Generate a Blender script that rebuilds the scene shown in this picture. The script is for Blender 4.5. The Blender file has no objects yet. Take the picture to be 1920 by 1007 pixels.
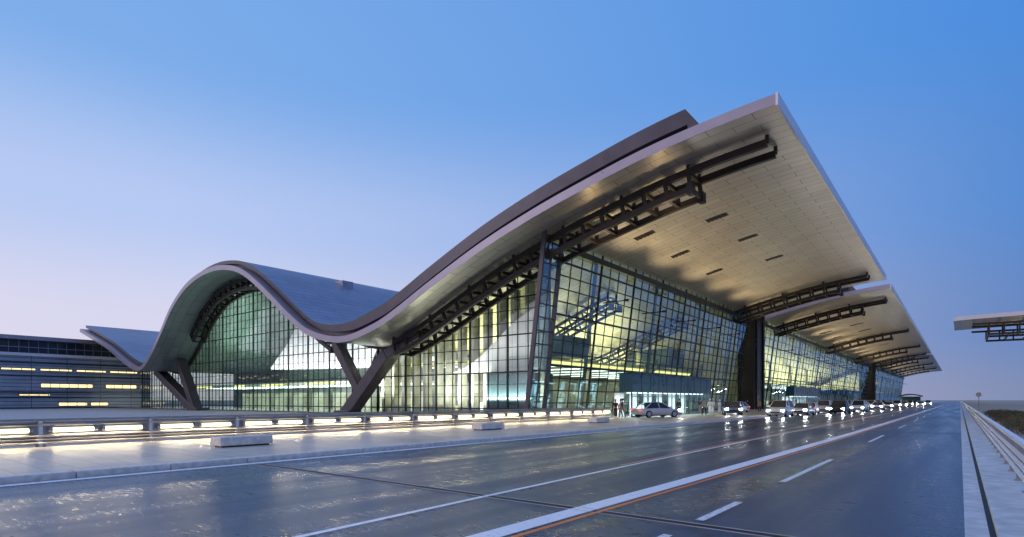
import bpy, math, random
from mathutils import Vector, Matrix
random.seed(7)
D=bpy.data; S=bpy.context.scene; C=S.collection
S.view_settings.view_transform='Standard'; S.view_settings.look='None'; S.view_settings.exposure=0

# ---------------------------------------------------------------- materials
def nodes(name):
    m=D.materials.new(name); m.use_nodes=True; nt=m.node_tree; nt.nodes.clear()
    o=nt.nodes.new('ShaderNodeOutputMaterial'); return m,nt,o
def N(nt,t,**k):
    n=nt.nodes.new(t)
    for a,b in k.items(): setattr(n,a,b)
    return n
def mat(name,col,rough=.5,metal=0,nscale=3,namt=.15,bump=0.0,rvar=.1,emit=None,es=0,spec=.5):
    m,nt,o=nodes(name); L=nt.links.new
    b=N(nt,'ShaderNodeBsdfPrincipled'); tc=N(nt,'ShaderNodeTexCoord')
    n=N(nt,'ShaderNodeTexNoise'); n.inputs['Scale'].default_value=nscale; n.inputs['Detail'].default_value=5
    L(tc.outputs['Object'],n.inputs['Vector'])
    r=N(nt,'ShaderNodeValToRGB'); e=r.color_ramp.elements
    e[0].position=.3;e[1].position=.7
    e[0].color=[max(0,c*(1-namt)) for c in col]+[1]; e[1].color=[min(1,c*(1+namt)) for c in col]+[1]
    L(n.outputs['Fac'],r.inputs['Fac']); L(r.outputs['Color'],b.inputs['Base Color'])
    mr=N(nt,'ShaderNodeMapRange'); mr.inputs['To Min'].default_value=max(.02,rough-rvar); mr.inputs['To Max'].default_value=min(1,rough+rvar)
    L(n.outputs['Fac'],mr.inputs['Value']); L(mr.outputs['Result'],b.inputs['Roughness'])
    b.inputs['Metallic'].default_value=metal; b.inputs['Specular IOR Level'].default_value=spec
    if bump:
        bp=N(nt,'ShaderNodeBump'); bp.inputs['Strength'].default_value=bump; bp.inputs['Distance'].default_value=.02
        L(n.outputs['Fac'],bp.inputs['Height']); L(bp.outputs['Normal'],b.inputs['Normal'])
    if emit:
        b.inputs['Emission Color'].default_value=(*emit,1); b.inputs['Emission Strength'].default_value=es
    L(b.outputs[0],o.inputs['Surface']); return m
def panel(name,c1,c2,mortar,axes='xy',bw=3,bh=1.2,ms=.02,rough=.45,metal=0,offset=.5,bump=.15,dirt=.25):
    m,nt,o=nodes(name); L=nt.links.new
    b=N(nt,'ShaderNodeBsdfPrincipled'); tc=N(nt,'ShaderNodeTexCoord'); sp=N(nt,'ShaderNodeSeparateXYZ'); cb=N(nt,'ShaderNodeCombineXYZ')
    L(tc.outputs['Object'],sp.inputs[0])
    ix={'x':0,'y':1,'z':2}
    L(sp.outputs[ix[axes[0]]],cb.inputs[0]); L(sp.outputs[ix[axes[1]]],cb.inputs[1])
    br=N(nt,'ShaderNodeTexBrick'); br.offset=offset
    L(cb.outputs[0],br.inputs['Vector']); br.inputs['Scale'].default_value=1
    br.inputs['Brick Width'].default_value=bw; br.inputs['Row Height'].default_value=bh; br.inputs['Mortar Size'].default_value=ms
    br.inputs['Color1'].default_value=(*c1,1);br.inputs['Color2'].default_value=(*c2,1);br.inputs['Mortar'].default_value=(*mortar,1)
    n=N(nt,'ShaderNodeTexNoise'); n.inputs['Scale'].default_value=.35; n.inputs['Detail'].default_value=3; L(tc.outputs['Object'],n.inputs['Vector'])
    mr=N(nt,'ShaderNodeMapRange'); mr.inputs['From Min'].default_value=.3;mr.inputs['From Max'].default_value=.7;mr.inputs['To Min'].default_value=1-dirt; mr.inputs['To Max'].default_value=1.05
    L(n.outputs['Fac'],mr.inputs['Value'])
    mx=N(nt,'ShaderNodeVectorMath',operation='SCALE'); L(br.outputs['Color'],mx.inputs[0]); L(mr.outputs['Result'],mx.inputs['Scale'])
    L(mx.outputs[0],b.inputs['Base Color'])
    b.inputs['Roughness'].default_value=rough;b.inputs['Metallic'].default_value=metal
    bp=N(nt,'ShaderNodeBump',invert=True); bp.inputs['Strength'].default_value=bump; bp.inputs['Distance'].default_value=.03
    L(br.outputs['Fac'],bp.inputs['Height']); L(bp.outputs['Normal'],b.inputs['Normal'])
    L(b.outputs[0],o.inputs['Surface']); return m
def glass(name,tint,refl=(.9,.95,1),extra=.06,cell=(2,2,1.2),wob=.02):
    m,nt,o=nodes(name); L=nt.links.new
    tr=N(nt,'ShaderNodeBsdfTransparent'); gl=N(nt,'ShaderNodeBsdfGlossy'); mx=N(nt,'ShaderNodeMixShader')
    gl.inputs['Color'].default_value=(*refl,1); gl.inputs['Roughness'].default_value=.03
    fr=N(nt,'ShaderNodeFresnel'); fr.inputs[0].default_value=1.5
    ad=N(nt,'ShaderNodeMath',operation='ADD',use_clamp=True)
    tc=N(nt,'ShaderNodeTexCoord'); sn=N(nt,'ShaderNodeVectorMath',operation='SNAP'); sn.inputs[1].default_value=cell
    L(tc.outputs['Object'],sn.inputs[0]); wn=N(nt,'ShaderNodeTexWhiteNoise',noise_dimensions='3D'); L(sn.outputs[0],wn.inputs['Vector'])
    ev=N(nt,'ShaderNodeMapRange'); ev.inputs['To Min'].default_value=extra*.5; ev.inputs['To Max'].default_value=extra*1.6; L(wn.outputs['Value'],ev.inputs['Value'])
    tv=N(nt,'ShaderNodeMapRange'); tv.inputs['To Min'].default_value=.80; tv.inputs['To Max'].default_value=1.1; L(wn.outputs['Color'],tv.inputs['Value'])
    ts=N(nt,'ShaderNodeVectorMath',operation='SCALE'); ts.inputs[0].default_value=tint; L(tv.outputs[0],ts.inputs['Scale']); L(ts.outputs[0],tr.inputs[0])
    L(fr.outputs[0],ad.inputs[0]); L(ev.outputs[0],ad.inputs[1]); L(ad.outputs[0],mx.inputs[0]); L(tr.outputs[0],mx.inputs[1]); L(gl.outputs[0],mx.inputs[2])
    s=N(nt,'ShaderNodeVectorMath',operation='SUBTRACT'); s.inputs[1].default_value=(.5,.5,.5); L(wn.outputs['Color'],s.inputs[0])
    sc=N(nt,'ShaderNodeVectorMath',operation='SCALE'); sc.inputs['Scale'].default_value=wob; L(s.outputs[0],sc.inputs[0])
    ge=N(nt,'ShaderNodeNewGeometry'); a2=N(nt,'ShaderNodeVectorMath',operation='ADD'); L(ge.outputs['Normal'],a2.inputs[0]); L(sc.outputs[0],a2.inputs[1])
    nm=N(nt,'ShaderNodeVectorMath',operation='NORMALIZE'); L(a2.outputs[0],nm.inputs[0]); L(nm.outputs[0],gl.inputs['Normal'])
    L(mx.outputs[0],o.inputs['Surface']); return m
def emis(name,col,st):
    m,nt,o=nodes(name); L=nt.links.new
    e=N(nt,'ShaderNodeEmission'); tc=N(nt,'ShaderNodeTexCoord'); n=N(nt,'ShaderNodeTexNoise'); n.inputs['Scale'].default_value=1.5
    L(tc.outputs['Object'],n.inputs['Vector']); mr=N(nt,'ShaderNodeMapRange'); mr.inputs['To Min'].default_value=st*.8; mr.inputs['To Max'].default_value=st*1.2
    L(n.outputs['Fac'],mr.inputs['Value']); L(mr.outputs['Result'],e.inputs['Strength']); e.inputs['Color'].default_value=(*col,1)
    L(e.outputs[0],o.inputs['Surface']); return m

M={}
M['soffit']=panel('soffit_panels',(.57,.52,.44),(.50,.455,.385),(.15,.13,.10),'xy',3.0,1.0,.026,rough=.30,metal=.55,offset=.5,dirt=.07)
M['soffitd']=panel('soffit_panels_vault_shade',(.25,.30,.29),(.21,.26,.25),(.08,.09,.09),'xy',3.0,1.5,.03,rough=.3,metal=.4,offset=.5,dirt=.06)  # soffit panels repeated darker and greener; vault light and shade put into colour
M['fascia']=mat('fascia_metal',(.33,.30,.36),.33,.45,.6,.08)
M['fascial']=mat('canopy_front_metal',(.66,.64,.68),.35,.3,.6,.06)
M['roof']=panel('roof_sheet',(.27,.27,.36),(.24,.24,.33),(.12,.12,.17),'yx',6,.9,.04,rough=.42,metal=.3,dirt=.12)
M['roofedge']=mat('roof_edge_metal',(.075,.066,.085),.33,.4,.8,.15)
M['steel']=mat('dark_bronze_steel',(.026,.020,.018),.42,.4,2,.2)
M['leg']=mat('bronze_leg_cladding',(.085,.075,.085),.38,.4,.8,.15)
M['mull']=mat('mullion_metal',(.022,.030,.032),.4,.5,2,.15)
M['glassF']=glass('front_glass',(.66,.80,.75),refl=(.60,.86,1),extra=.20,cell=(60,1.9,1.2),wob=.05)
M['glassC']=glass('clear_lobby_glass',(.74,.88,.90),refl=(.7,.95,1),extra=.06,cell=(60,1.4,3),wob=.01)
M['glassE']=glass('end_glass',(.62,.76,.68),extra=.07,cell=(1.3,60,1.25),wob=.02)
M['glassV']=glass('vault_glass',(.56,.72,.65),extra=.08,cell=(1.3,60,1.25),wob=.02)
M['beige']=mat('beige_wall',(.56,.51,.32),.6,0,.12,.3)
M['beigeX']=panel('beige_panels_x',(.36,.41,.38),(.29,.34,.32),(.13,.16,.15),'xz',2.6,5,.08,rough=.6)
M['fin']=mat('beige_fin',(.55,.52,.40),.6,0,.7,.15)
M['finv']=panel('glazing_fin_cladding',(.50,.49,.40),(.42,.41,.34),(.25,.25,.2),'xz',4,2.5,.05,rough=.6)
M['whites']=panel('white_screen',(.90,.85,.88),(.86,.82,.85),(.54,.51,.55),'xz',.9,30,.04,rough=.6,offset=0,dirt=.1)
M['floorI']=mat('interior_floor',(.3,.29,.25),.2,0,.5,.1)
M['slab']=mat('slab_white',(.5,.5,.4),.5)
M['strip']=emis('warm_strip',(1,.85,.30),2.4)
M['stripw']=emis('window_glow',(1,.78,.38),1.7)
M['tube']=emis('tube_lamp',(1,.84,.50),4.5)
M['white_l']=emis('white_lamp',(.92,1,.95),4.5)
M['head']=emis('headlight_glow',(1,.98,.95),120)
M['tail']=emis('tail_glow',(1,.06,.03),3)
M['teal']=mat('teal_cladding',(.014,.075,.10),.3,.1,.8,.2)
M['podm']=mat('lounge_dark',(.03,.06,.07),.3,.2,.8,.15)
M['bandg']=mat('blue_glass_band',(.035,.06,.09),.15,.3,.8,.15)
M['frame']=mat('light_frame',(.4,.43,.43),.4,.5)
M['rail']=mat('brushed_steel_rail',(.30,.30,.31),.32,.6,4,.1)
M['railw']=mat('painted_rail',(.86,.86,.88),.35,.2,4,.08)
M['stone']=mat('pale_stone',(.62,.59,.55),.6,0,6,.22,.4)
M['conc']=mat('concrete',(.40,.39,.38),.7,0,2.5,.2,.3)
M['gutter']=mat('gutter_concrete',(.56,.57,.57),.5,0,3,.25,.3)
M['black']=mat('black_slot',(.01,.01,.01),.6)
M['sand']=mat('sand',(.34,.28,.21),.95,0,.02,.2,.3)
M['wallgrey']=panel('grey_wall',(.36,.43,.56),(.31,.38,.50),(.12,.15,.20),'yz',6,.75,.08,rough=.3,metal=.3,offset=0)
M['leaf']=mat('leaf',(.07,.10,.045),.7,0,9,.5)
M['leafr']=mat('leaf_red',(.13,.09,.05),.7,0,9,.5)
M['bark']=mat('bark',(.10,.07,.05),.9,0,9,.3,.4)
M['tyre']=mat('tyre',(.02,.02,.02),.85)
M['rim']=mat('rim',(.45,.45,.47),.3,.8)
M['pave']=panel('paving_slabs',(.64,.56,.45),(.56,.49,.40),(.26,.23,.19),'xy',1.2,.6,.012,rough=.42,bump=.25,dirt=.3)
def road_mat():
    m,nt,o=nodes('asphalt'); L=nt.links.new
    b=N(nt,'ShaderNodeBsdfPrincipled'); tc=N(nt,'ShaderNodeTexCoord')
    n1=N(nt,'ShaderNodeTexNoise'); n1.inputs['Scale'].default_value=80; n1.inputs['Detail'].default_value=4
    mp=N(nt,'ShaderNodeMapping'); mp.inputs['Scale'].default_value=(.5,1.6,1); mp.inputs['Rotation'].default_value=(0,0,.5); L(tc.outputs['Object'],mp.inputs[0])
    n2=N(nt,'ShaderNodeTexNoise'); n2.inputs['Scale'].default_value=4.5; n2.inputs['Detail'].default_value=13; n2.inputs['Roughness'].default_value=.8
    wv=N(nt,'ShaderNodeMapping'); wv.inputs['Scale'].default_value=(.8,.05,1); L(tc.outputs['Object'],wv.inputs[0])
    n3=N(nt,'ShaderNodeTexNoise'); n3.inputs['Scale'].default_value=1.0; n3.inputs['Detail'].default_value=4; L(wv.outputs[0],n3.inputs[0])
    L(tc.outputs['Object'],n1.inputs[0]); L(mp.outputs[0],n2.inputs[0])
    r=N(nt,'ShaderNodeValToRGB'); e=r.color_ramp.elements; e[0].position=.40;e[1].position=.60
    e[0].color=(.006,.011,.026,1); e[1].color=(.075,.10,.16,1); L(n2.outputs['Fac'],r.inputs[0]); L(r.outputs[0],b.inputs['Base Color'])
    ad=N(nt,'ShaderNodeMath',operation='MULTIPLY_ADD'); L(n2.outputs['Fac'],ad.inputs[0]); ad.inputs[1].default_value=1.4; L(n3.outputs['Fac'],ad.inputs[2])
    mr=N(nt,'ShaderNodeMapRange'); mr.inputs['From Min'].default_value=1.0; mr.inputs['From Max'].default_value=1.4
    mr.inputs['To Min'].default_value=.17; mr.inputs['To Max'].default_value=.50; L(ad.outputs[0],mr.inputs['Value']); L(mr.outputs[0],b.inputs['Roughness'])
    # worn high spots shine more than the rough hollows
    sm=N(nt,'ShaderNodeMapRange'); sm.inputs['From Min'].default_value=.38; sm.inputs['From Max'].default_value=.62; sm.inputs['To Min'].default_value=.35; sm.inputs['To Max'].default_value=1.0
    L(n2.outputs['Fac'],sm.inputs['Value']); L(sm.outputs[0],b.inputs['Specular IOR Level'])
    b.inputs['Specular Tint'].default_value=(.66,.84,1,1)
    b.inputs['Coat Weight'].default_value=.22; b.inputs['Coat Roughness'].default_value=.24; b.inputs['Coat Tint'].default_value=(.8,.92,1,1)
    m2=N(nt,'ShaderNodeMath',operation='MULTIPLY_ADD'); L(n2.outputs['Fac'],m2.inputs[0]); m2.inputs[1].default_value=2.0; L(n1.outputs['Fac'],m2.inputs[2])
    bp=N(nt,'ShaderNodeBump'); bp.inputs['Strength'].default_value=.45; bp.inputs['Distance'].default_value=.009
    L(m2.outputs[0],bp.inputs['Height']); L(bp.outputs[0],b.inputs['Normal']); L(bp.outputs[0],b.inputs['Coat Normal']); L(b.outputs[0],o.inputs[0]); return m
M['road']=road_mat()
def paint(name,col,wear=.42):
    m,nt,o=nodes(name); L=nt.links.new
    b=N(nt,'ShaderNodeBsdfPrincipled'); tc=N(nt,'ShaderNodeTexCoord'); n=N(nt,'ShaderNodeTexNoise'); n.inputs['Scale'].default_value=14; n.inputs['Detail'].default_value=8
    L(tc.outputs['Object'],n.inputs[0]); r=N(nt,'ShaderNodeValToRGB'); e=r.color_ramp.elements
    e[0].position=wear-.06; e[0].color=[c*.45 for c in col]+[1]; e[1].position=wear+.06; e[1].color=(*col,1)
    L(n.outputs['Fac'],r.inputs[0]); L(r.outputs[0],b.inputs['Base Color']); b.inputs['Roughness'].default_value=.35
    L(b.outputs[0],o.inputs[0]); return m
M['paint']=paint('white_road_paint',(.85,.87,.9)); M['paintw']=paint('edge_line_and_light_trail',(.95,.96,.98),.34); M['trailo']=paint('orange_light_trail',(.95,.25,.06),.34)  # orange imitates vehicle light trails; bright white does too, besides the edge line

# ---------------------------------------------------------------- mesh helpers
class B:
    def __init__(s): s.v=[];s.f=[];s.mi=[]
    def quad(s,a,b,c,d,mi=0):
        i=len(s.v); s.v+= [tuple(a),tuple(b),tuple(c),tuple(d)]; s.f.append((i,i+1,i+2,i+3)); s.mi.append(mi)
    def box(s,x0,x1,y0,y1,z0,z1,mi=0):
        i=len(s.v); s.v+=[(x0,y0,z0),(x1,y0,z0),(x1,y1,z0),(x0,y1,z0),(x0,y0,z1),(x1,y0,z1),(x1,y1,z1),(x0,y1,z1)]
        for f in ((0,3,2,1),(4,5,6,7),(0,1,5,4),(1,2,6,5),(2,3,7,6),(3,0,4,7)): s.f.append(tuple(i+k for k in f)); s.mi.append(mi)
    def beam(s,p,q,w,h,up=(0,0,1),mi=0):
        p=Vector(p);q=Vector(q);d=(q-p).normalized();u=Vector(up)
        r=d.cross(u)
        if r.length<1e-3: r=d.cross(Vector((0,1,0)))
        r.normalize();u=r.cross(d)
        i=len(s.v)
        for c in (p,q):
            for a,b in ((-1,-1),(1,-1),(1,1),(-1,1)): s.v.append(tuple(c+r*(a*w/2)+u*(b*h/2)))
        for f in ((3,2,1,0),(4,5,6,7),(0,1,5,4),(1,2,6,5),(2,3,7,6),(3,0,4,7)): s.f.append(tuple(i+k for k in f)); s.mi.append(mi)
    def cyl(s,p,q,r,n=10,r2=None,mi=0,caps=True):
        p=Vector(p);q=Vector(q);d=(q-p).normalized(); a=d.cross(Vector((0,0,1)))
        if a.length<1e-3:a=Vector((1,0,0))
        a.normalize(); b=d.cross(a); i=len(s.v); r2=r if r2 is None else r2
        for c,rr in((p,r),(q,r2)):
            for k in range(n):
                t=2*math.pi*k/n; s.v.append(tuple(c+a*rr*math.cos(t)+b*rr*math.sin(t)))
        for k in range(n):
            s.f.append((i+k,i+(k+1)%n,i+n+(k+1)%n,i+n+k)); s.mi.append(mi)
        if caps:
            s.f.append(tuple(i+k for k in range(n))[::-1]); s.mi.append(mi); s.f.append(tuple(i+n+k for k in range(n))); s.mi.append(mi)
    def obj(s,name,mats,parent=None,smooth=False,bevel=0):
        me=D.meshes.new(name); me.from_pydata(s.v,[],s.f); 
        if not isinstance(mats,(list,tuple)): mats=[mats]
        for m in mats: me.materials.append(m)
        me.polygons.foreach_set('material_index',s.mi)
        if smooth: me.polygons.foreach_set('use_smooth',[True]*len(s.f))
        me.update(); o=D.objects.new(name,me); C.objects.link(o)
        if bevel:
            b=o.modifiers.new('b','BEVEL'); b.width=bevel; b.segments=2; b.limit_method='ANGLE'
        if parent: par(o,parent)
        return o
BASE={}
def par(o,p):
    o.parent=p
    if p.name in BASE: o.matrix_parent_inverse=Matrix.Translation(BASE[p.name]).inverted()
def empty(name,loc,label,cat):
    e=D.objects.new(name,None); C.objects.link(e); e.location=loc; BASE[e.name]=Vector(loc); e['label']=label; e['category']=cat; e.empty_display_size=.5; return e
def struct(o,label=None,cat=None):
    o['kind']='structure'; o['label']=label or o.name; o['category']=cat or o.name
def copy_thing(src,loc,rz=0,scale=None):
    n=src.copy(); C.objects.link(n); n.location=loc; n.rotation_euler=(0,0,rz)
    if scale: n.scale=scale
    def rec(a,b):
        for ch in a.children:
            c=ch.copy(); C.objects.link(c); c.parent=b; c.matrix_parent_inverse=ch.matrix_parent_inverse.copy(); rec(ch,c)
    rec(src,n); return n

# ---------------------------------------------------------------- roof profile
K=[(-9,21.0),(-13.2,20.65),(-18.2,19.95),(-22.7,19.0),(-27.8,17.75),(-33.8,15.9),(-40.7,13.2),(-45.5,11.15),(-48.9,9.95),(-54.65,9.0),(-61.1,10.2),(-65.8,12.7),(-71,16.1),(-76.7,19.4),(-81.3,20.95),(-88,21.5),(-95.5,20.3),(-101.7,17.3),(-106.1,13.6),(-110.8,9.9),(-115.3,7.8),(-121,8.7),(-132.8,12.7),(-150,17.3)]
def P(x):
    for i in range(len(K)-1):
        if x>=K[i+1][0]-1e-6:
            x0,z0=K[i];x1,z1=K[i+1]
            def sl(j):
                if j<=0: return (K[1][1]-K[0][1])/(K[1][0]-K[0][0])*.6
                if j>=len(K)-1: return (K[-1][1]-K[-2][1])/(K[-1][0]-K[-2][0])
                return (K[j+1][1]-K[j-1][1])/(K[j+1][0]-K[j-1][0])
            m0,m1=sl(i),sl(i+1); h=x1-x0; t=(x-x0)/h
            return (2*t**3-3*t*t+1)*z0+(t**3-2*t*t+t)*h*m0+(-2*t**3+3*t*t)*z1+(t**3-t*t)*h*m1
    return K[-1][1]
XS=[-9-i*1.0 for i in range(142)]
def off(x,o):
    dz=(P(x+.3)-P(x-.3))/.6 if -149.6<x<-9.4 else (P(x+.3 if x<-100 else x)-P(x if x<-100 else x-.3))/.3
    n=Vector((-dz,0,1)).normalized(); return x+n.x*o, P(x)+n.z*o
SOF=[off(x,-.7) for x in XS]
def sofz(x):
    for i in range(len(SOF)-1):
        if SOF[i+1][0]<=x<=SOF[i][0]:
            a,b=SOF[i],SOF[i+1]; t=(x-a[0])/(b[0]-a[0]); return a[1]+t*(b[1]-a[1])
    return SOF[0][1] if x>-9 else SOF[-1][1]
def strip(bld,pa,pb,flip=False,mi=0):
    i0=len(bld.v); n=len(pa)
    for p in pa: bld.v.append(tuple(p))
    for p in pb: bld.v.append(tuple(p))
    for i in range(n-1):
        f=(i0+i,i0+i+1,i0+n+i+1,i0+n+i)
        bld.f.append(f[::-1] if flip else f); bld.mi.append(mi)

term=empty('airport_terminal',(-31,75,0),'long airport terminal with wave shaped metal roof and glass walls','terminal building')
def thick(x):
    if x>-50: return 2.0
    if x<-64: return .85
    t=(-50-x)/14; t=t*t*(3-2*t); return 2.0+(.85-2.0)*t
def bay(y0,y1,first=False):
    top=[off(x,0) for x in XS]
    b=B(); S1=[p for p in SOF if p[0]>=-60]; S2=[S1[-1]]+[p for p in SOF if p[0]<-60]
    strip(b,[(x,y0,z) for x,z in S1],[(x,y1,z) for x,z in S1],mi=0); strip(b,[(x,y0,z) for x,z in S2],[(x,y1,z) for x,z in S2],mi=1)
    so=b.obj('roof_soffit',[M['soffit'],M['soffitd']],term,smooth=True)
    b=B()
    for y in (y0,y1): strip(b,[(x,y,z) for x,z in top],[(x,y,z) for x,z in SOF],flip=(y==y1))
    b.quad((top[-1][0],y1,top[-1][1]),(SOF[-1][0],y1,SOF[-1][1]),(SOF[-1][0],y0,SOF[-1][1]),(top[-1][0],y0,top[-1][1]))
    strip(b,[(x,y0,z) for x,z in top],[(x,y1,z) for x,z in top],flip=True)
    b.obj('roof_fascia',M['fascia'],term)
    b=B(); tx,tz=top[0]; b.box(tx-.05,tx+.10,y0-.03,y1+.03,SOF[0][1]-.06,tz+.06); b.obj('canopy_front_edge',M['fascial'],term)
    X2=[x for x in XS if x<=-15]
    yy0,yy1=y0+1.0,y1-1.0
    up=[off(x,thick(x)) for x in X2]; lo=[off(x,.01) for x in X2]; mid=[off(x,thick(x)*.42) for x in X2]
    b=B(); strip(b,[(x,yy0,z) for x,z in up],[(x,yy1,z) for x,z in up],flip=True)
    ro=b.obj('roof_covering',M['roof'],term,smooth=True)
    b=B()
    for y,yr,fl in ((yy0,yy0+.7,False),(yy1,yy1-.7,True)):
        strip(b,[(x,y,z) for x,z in up],[(x,y,z) for x,z in mid],flip=fl)
        strip(b,[(x,y,z) for x,z in mid],[(x,yr,z) for x,z in mid],flip=fl)
        strip(b,[(x,yr,z) for x,z in mid],[(x,yr,z) for x,z in lo],flip=fl)
    a=up[0];c=lo[0]
    b.quad((a[0],yy0,a[1]),(c[0]+1.2,yy0,c[1]),(c[0]+1.2,yy1,c[1]),(a[0],yy1,a[1]))
    b.v+=[(a[0],yy0,a[1]),(lo[0][0],yy0,lo[0][1]),(c[0]+1.2,yy0,c[1])]; k=len(b.v); b.f.append((k-3,k-2,k-1)); b.mi.append(0)
    b.obj('roof_edge',M['roofedge'],ro)
bay(38,104,True); bay(112,278); bay(286,452)

def truss(y0,y1,xa,xb,low_end,dp=1.9,h=1.0):
    b=B(); xs=[]; x=xa
    while x>=xb-.01: xs.append(x); x-=1.9
    pts=lambda o:[off(x,-.7-o) for x in xs]
    T=pts(.55); Lw=pts(dp)
    lo=[i for i,x in enumerate(xs) if x<=low_end]
    for y in (y0,y1):
        for i in range(len(xs)-1):
            b.beam((T[i][0],y,T[i][1]),(T[i+1][0],y,T[i+1][1]),.32*h,.44*h)
            if i in lo: b.beam((Lw[i][0],y,Lw[i][1]),(Lw[i+1][0],y,Lw[i+1][1]),.32*h,.40*h)
        for i in lo: b.beam((T[i][0],y+.001,T[i][1]),(Lw[i][0],y+.001,Lw[i][1]),.24*h,.24*h,up=(0,1,0))
    for i in lo:
        b.beam((Lw[i][0]+.003,y0,Lw[i][1]),(Lw[i][0]+.003,y1,Lw[i][1]),.24*h,.24*h)
        b.beam((T[i][0]+.003,y0,T[i][1]),(T[i][0]+.003,y1,T[i][1]),.24*h,.24*h)
    for i in range(0,len(xs),3):
        z=sofz(T[i][0])
        for y in (y0,y1): b.beam((T[i][0],y,T[i][1]),(T[i][0],y,z+.05),.22,.22,up=(0,1,0))
    if lo:
        i=lo[0]
        for y in (y0,y1): b.box(Lw[i][0]-.2,Lw[i][0]+.25,y-.32,y+.32,Lw[i][1]-.4,Lw[i][1]+.4)
    return b.obj('roof_truss',M['steel'],term)
truss(41.8,44.1,-10.6,-52,-14.5,h=1.15)
truss(95.5,98.0,-10.6,-31,-14)
truss(42.4,44.2,-62,-106,-62,h=1.15)
for y in (121,177,230): truss(y,y+2.5,-10.6,-31,-14)
for y in (271,295,345,395): truss(y,y+2.5,-10.6,-29,-14)

b=B()
b.beam((-60.6,42.9,-.2),(-52.2,42.9,7.2),1.6,1.5,up=(0,0,1)); b.beam((-52.6,42.9,6.9),(-46.5,42.9,9.3),1.5,1.15); 
b.beam((-57.4,42.897,2.6),(-62.6,42.897,9.0),1.3,1.1)
b.beam((-57,42.9,3.2),(-58,46.5,9.3),.5,.5); b.beam((-54.5,42.9,5.3),(-55.5,47.5,8.3),.4,.4); b.box(-62,-58.9,41.9,43.9,0,.5)
b.obj('support_leg',M['leg'],term,bevel=.06)
b=B()
b.beam((-103.4,42.9,-.2),(-120.5,42.9,7.4),1.7,1.3); b.beam((-103.6,42.897,0),(-110.4,42.897,8.9),1.5,1.3); b.box(-105.5,-101.5,41.9,43.9,0,.5)
b.obj('support_leg',M['leg'],term,bevel=.06)

# ---------------------------------------------------------------- front curtain walls
ZB=15.85
def fx(z): return -31+2.0*z/ZB
def front(y0,y1,dy,dz,heavy):
    g=B(); g.quad((fx(.15),y0,.15),(fx(.15),y1,.15),(fx(ZB),y1,ZB),(fx(ZB),y0,ZB))
    g.quad((-28.95,y0,ZB+.3),(-28.95,y1,ZB+.3),(-28.95,y1,sofz(-28.95)),(-28.95,y0,sofz(-28.95)))
    go=g.obj('glass_wall',M['glassF'],term)
    b=B(); y=y0; k=0
    while y<=y1+.01:
        w=.09 if k%4 else .18; dp=.07 if k%4 else .16
        b.beam((fx(.15)+.03,y,.15),(fx(ZB)+.03,y,ZB),w,dp,up=(1,0,0)); b.beam((-28.9,y,ZB+.3),(-28.9,y,sofz(-28.9)),w*.9,dp*.8,up=(1,0,0))
        y+=dy;k+=1
    z=.3;k=0
    while z<ZB-.4:
        w=.11 if k%4 else .2
        b.beam((fx(z)+.034,y0,z),(fx(z)+.034,y1,z),.10,w); z+=dz;k+=1
    b.box(-29.3,-28.6,y0,y1,ZB-.25,ZB+.32)
    b.obj('mullion_grid',M['mull'],go)
    y=y0+heavy*.5
    while y<y1:
        b=B(); b.beam((fx(.2)-.6,y,.2),(fx(ZB)-.6,y,ZB),.28,.28,up=(1,0,0)); b.obj('wind_post',M['leg'],go)
        y+=heavy
front(44,104,1.9,1.2,15); front(112,278,3.2,1.5,24); front(286,452,5,2.5,30)
b=B()
for y in (41.0,43.75): b.beam((fx(.15)+.1,y,.15),(fx(16.9)+.1,y,16.9),.22,.4,up=(1,0,0))
z=.9
while z<16.5: b.beam((fx(z)+.1,41.0,z),(fx(z)+.1,43.75,z),.12,.12); z+=1.2
b.beam((fx(.15)+.1,42.4,.15),(fx(16.9)+.1,42.4,16.9),.08,.1,up=(1,0,0))
co=b.obj('corner_frame',M['leg'],term)
g=B(); g.quad((fx(.15)+.08,41.05,.15),(fx(.15)+.08,43.7,.15),(fx(16.5)+.08,43.7,16.5),(fx(16.5)+.08,41.05,16.5)); g.obj('corner_glass',M['glassF'],co)
for y in (104.6,279):
    b=B(); b.box(-33.5,-28.4,y,y+6.6,.1,17.5); b.box(-28.4,-28.1,y+.8,y+1.5,.1,17.5); b.box(-28.4,-28.1,y+5,y+5.7,.1,17.5)
    b.obj('dark_shaft',M['steel'],term,bevel=.05)
for y0,y1 in ((103.6,112.4),(277.6,286.4)):
    b=B(); xs=[x for x in XS if x<-27]
    a=[(x,P(x)-1.6) for x in xs]; strip(b,[(x,y0,z) for x,z in a],[(x,y1,z) for x,z in a])
    strip(b,[(x,y0,z+.3) for x,z in a],[(x,y1,z+.3) for x,z in a],flip=True); b.obj('link_roof',M['roofedge'],term)

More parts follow.
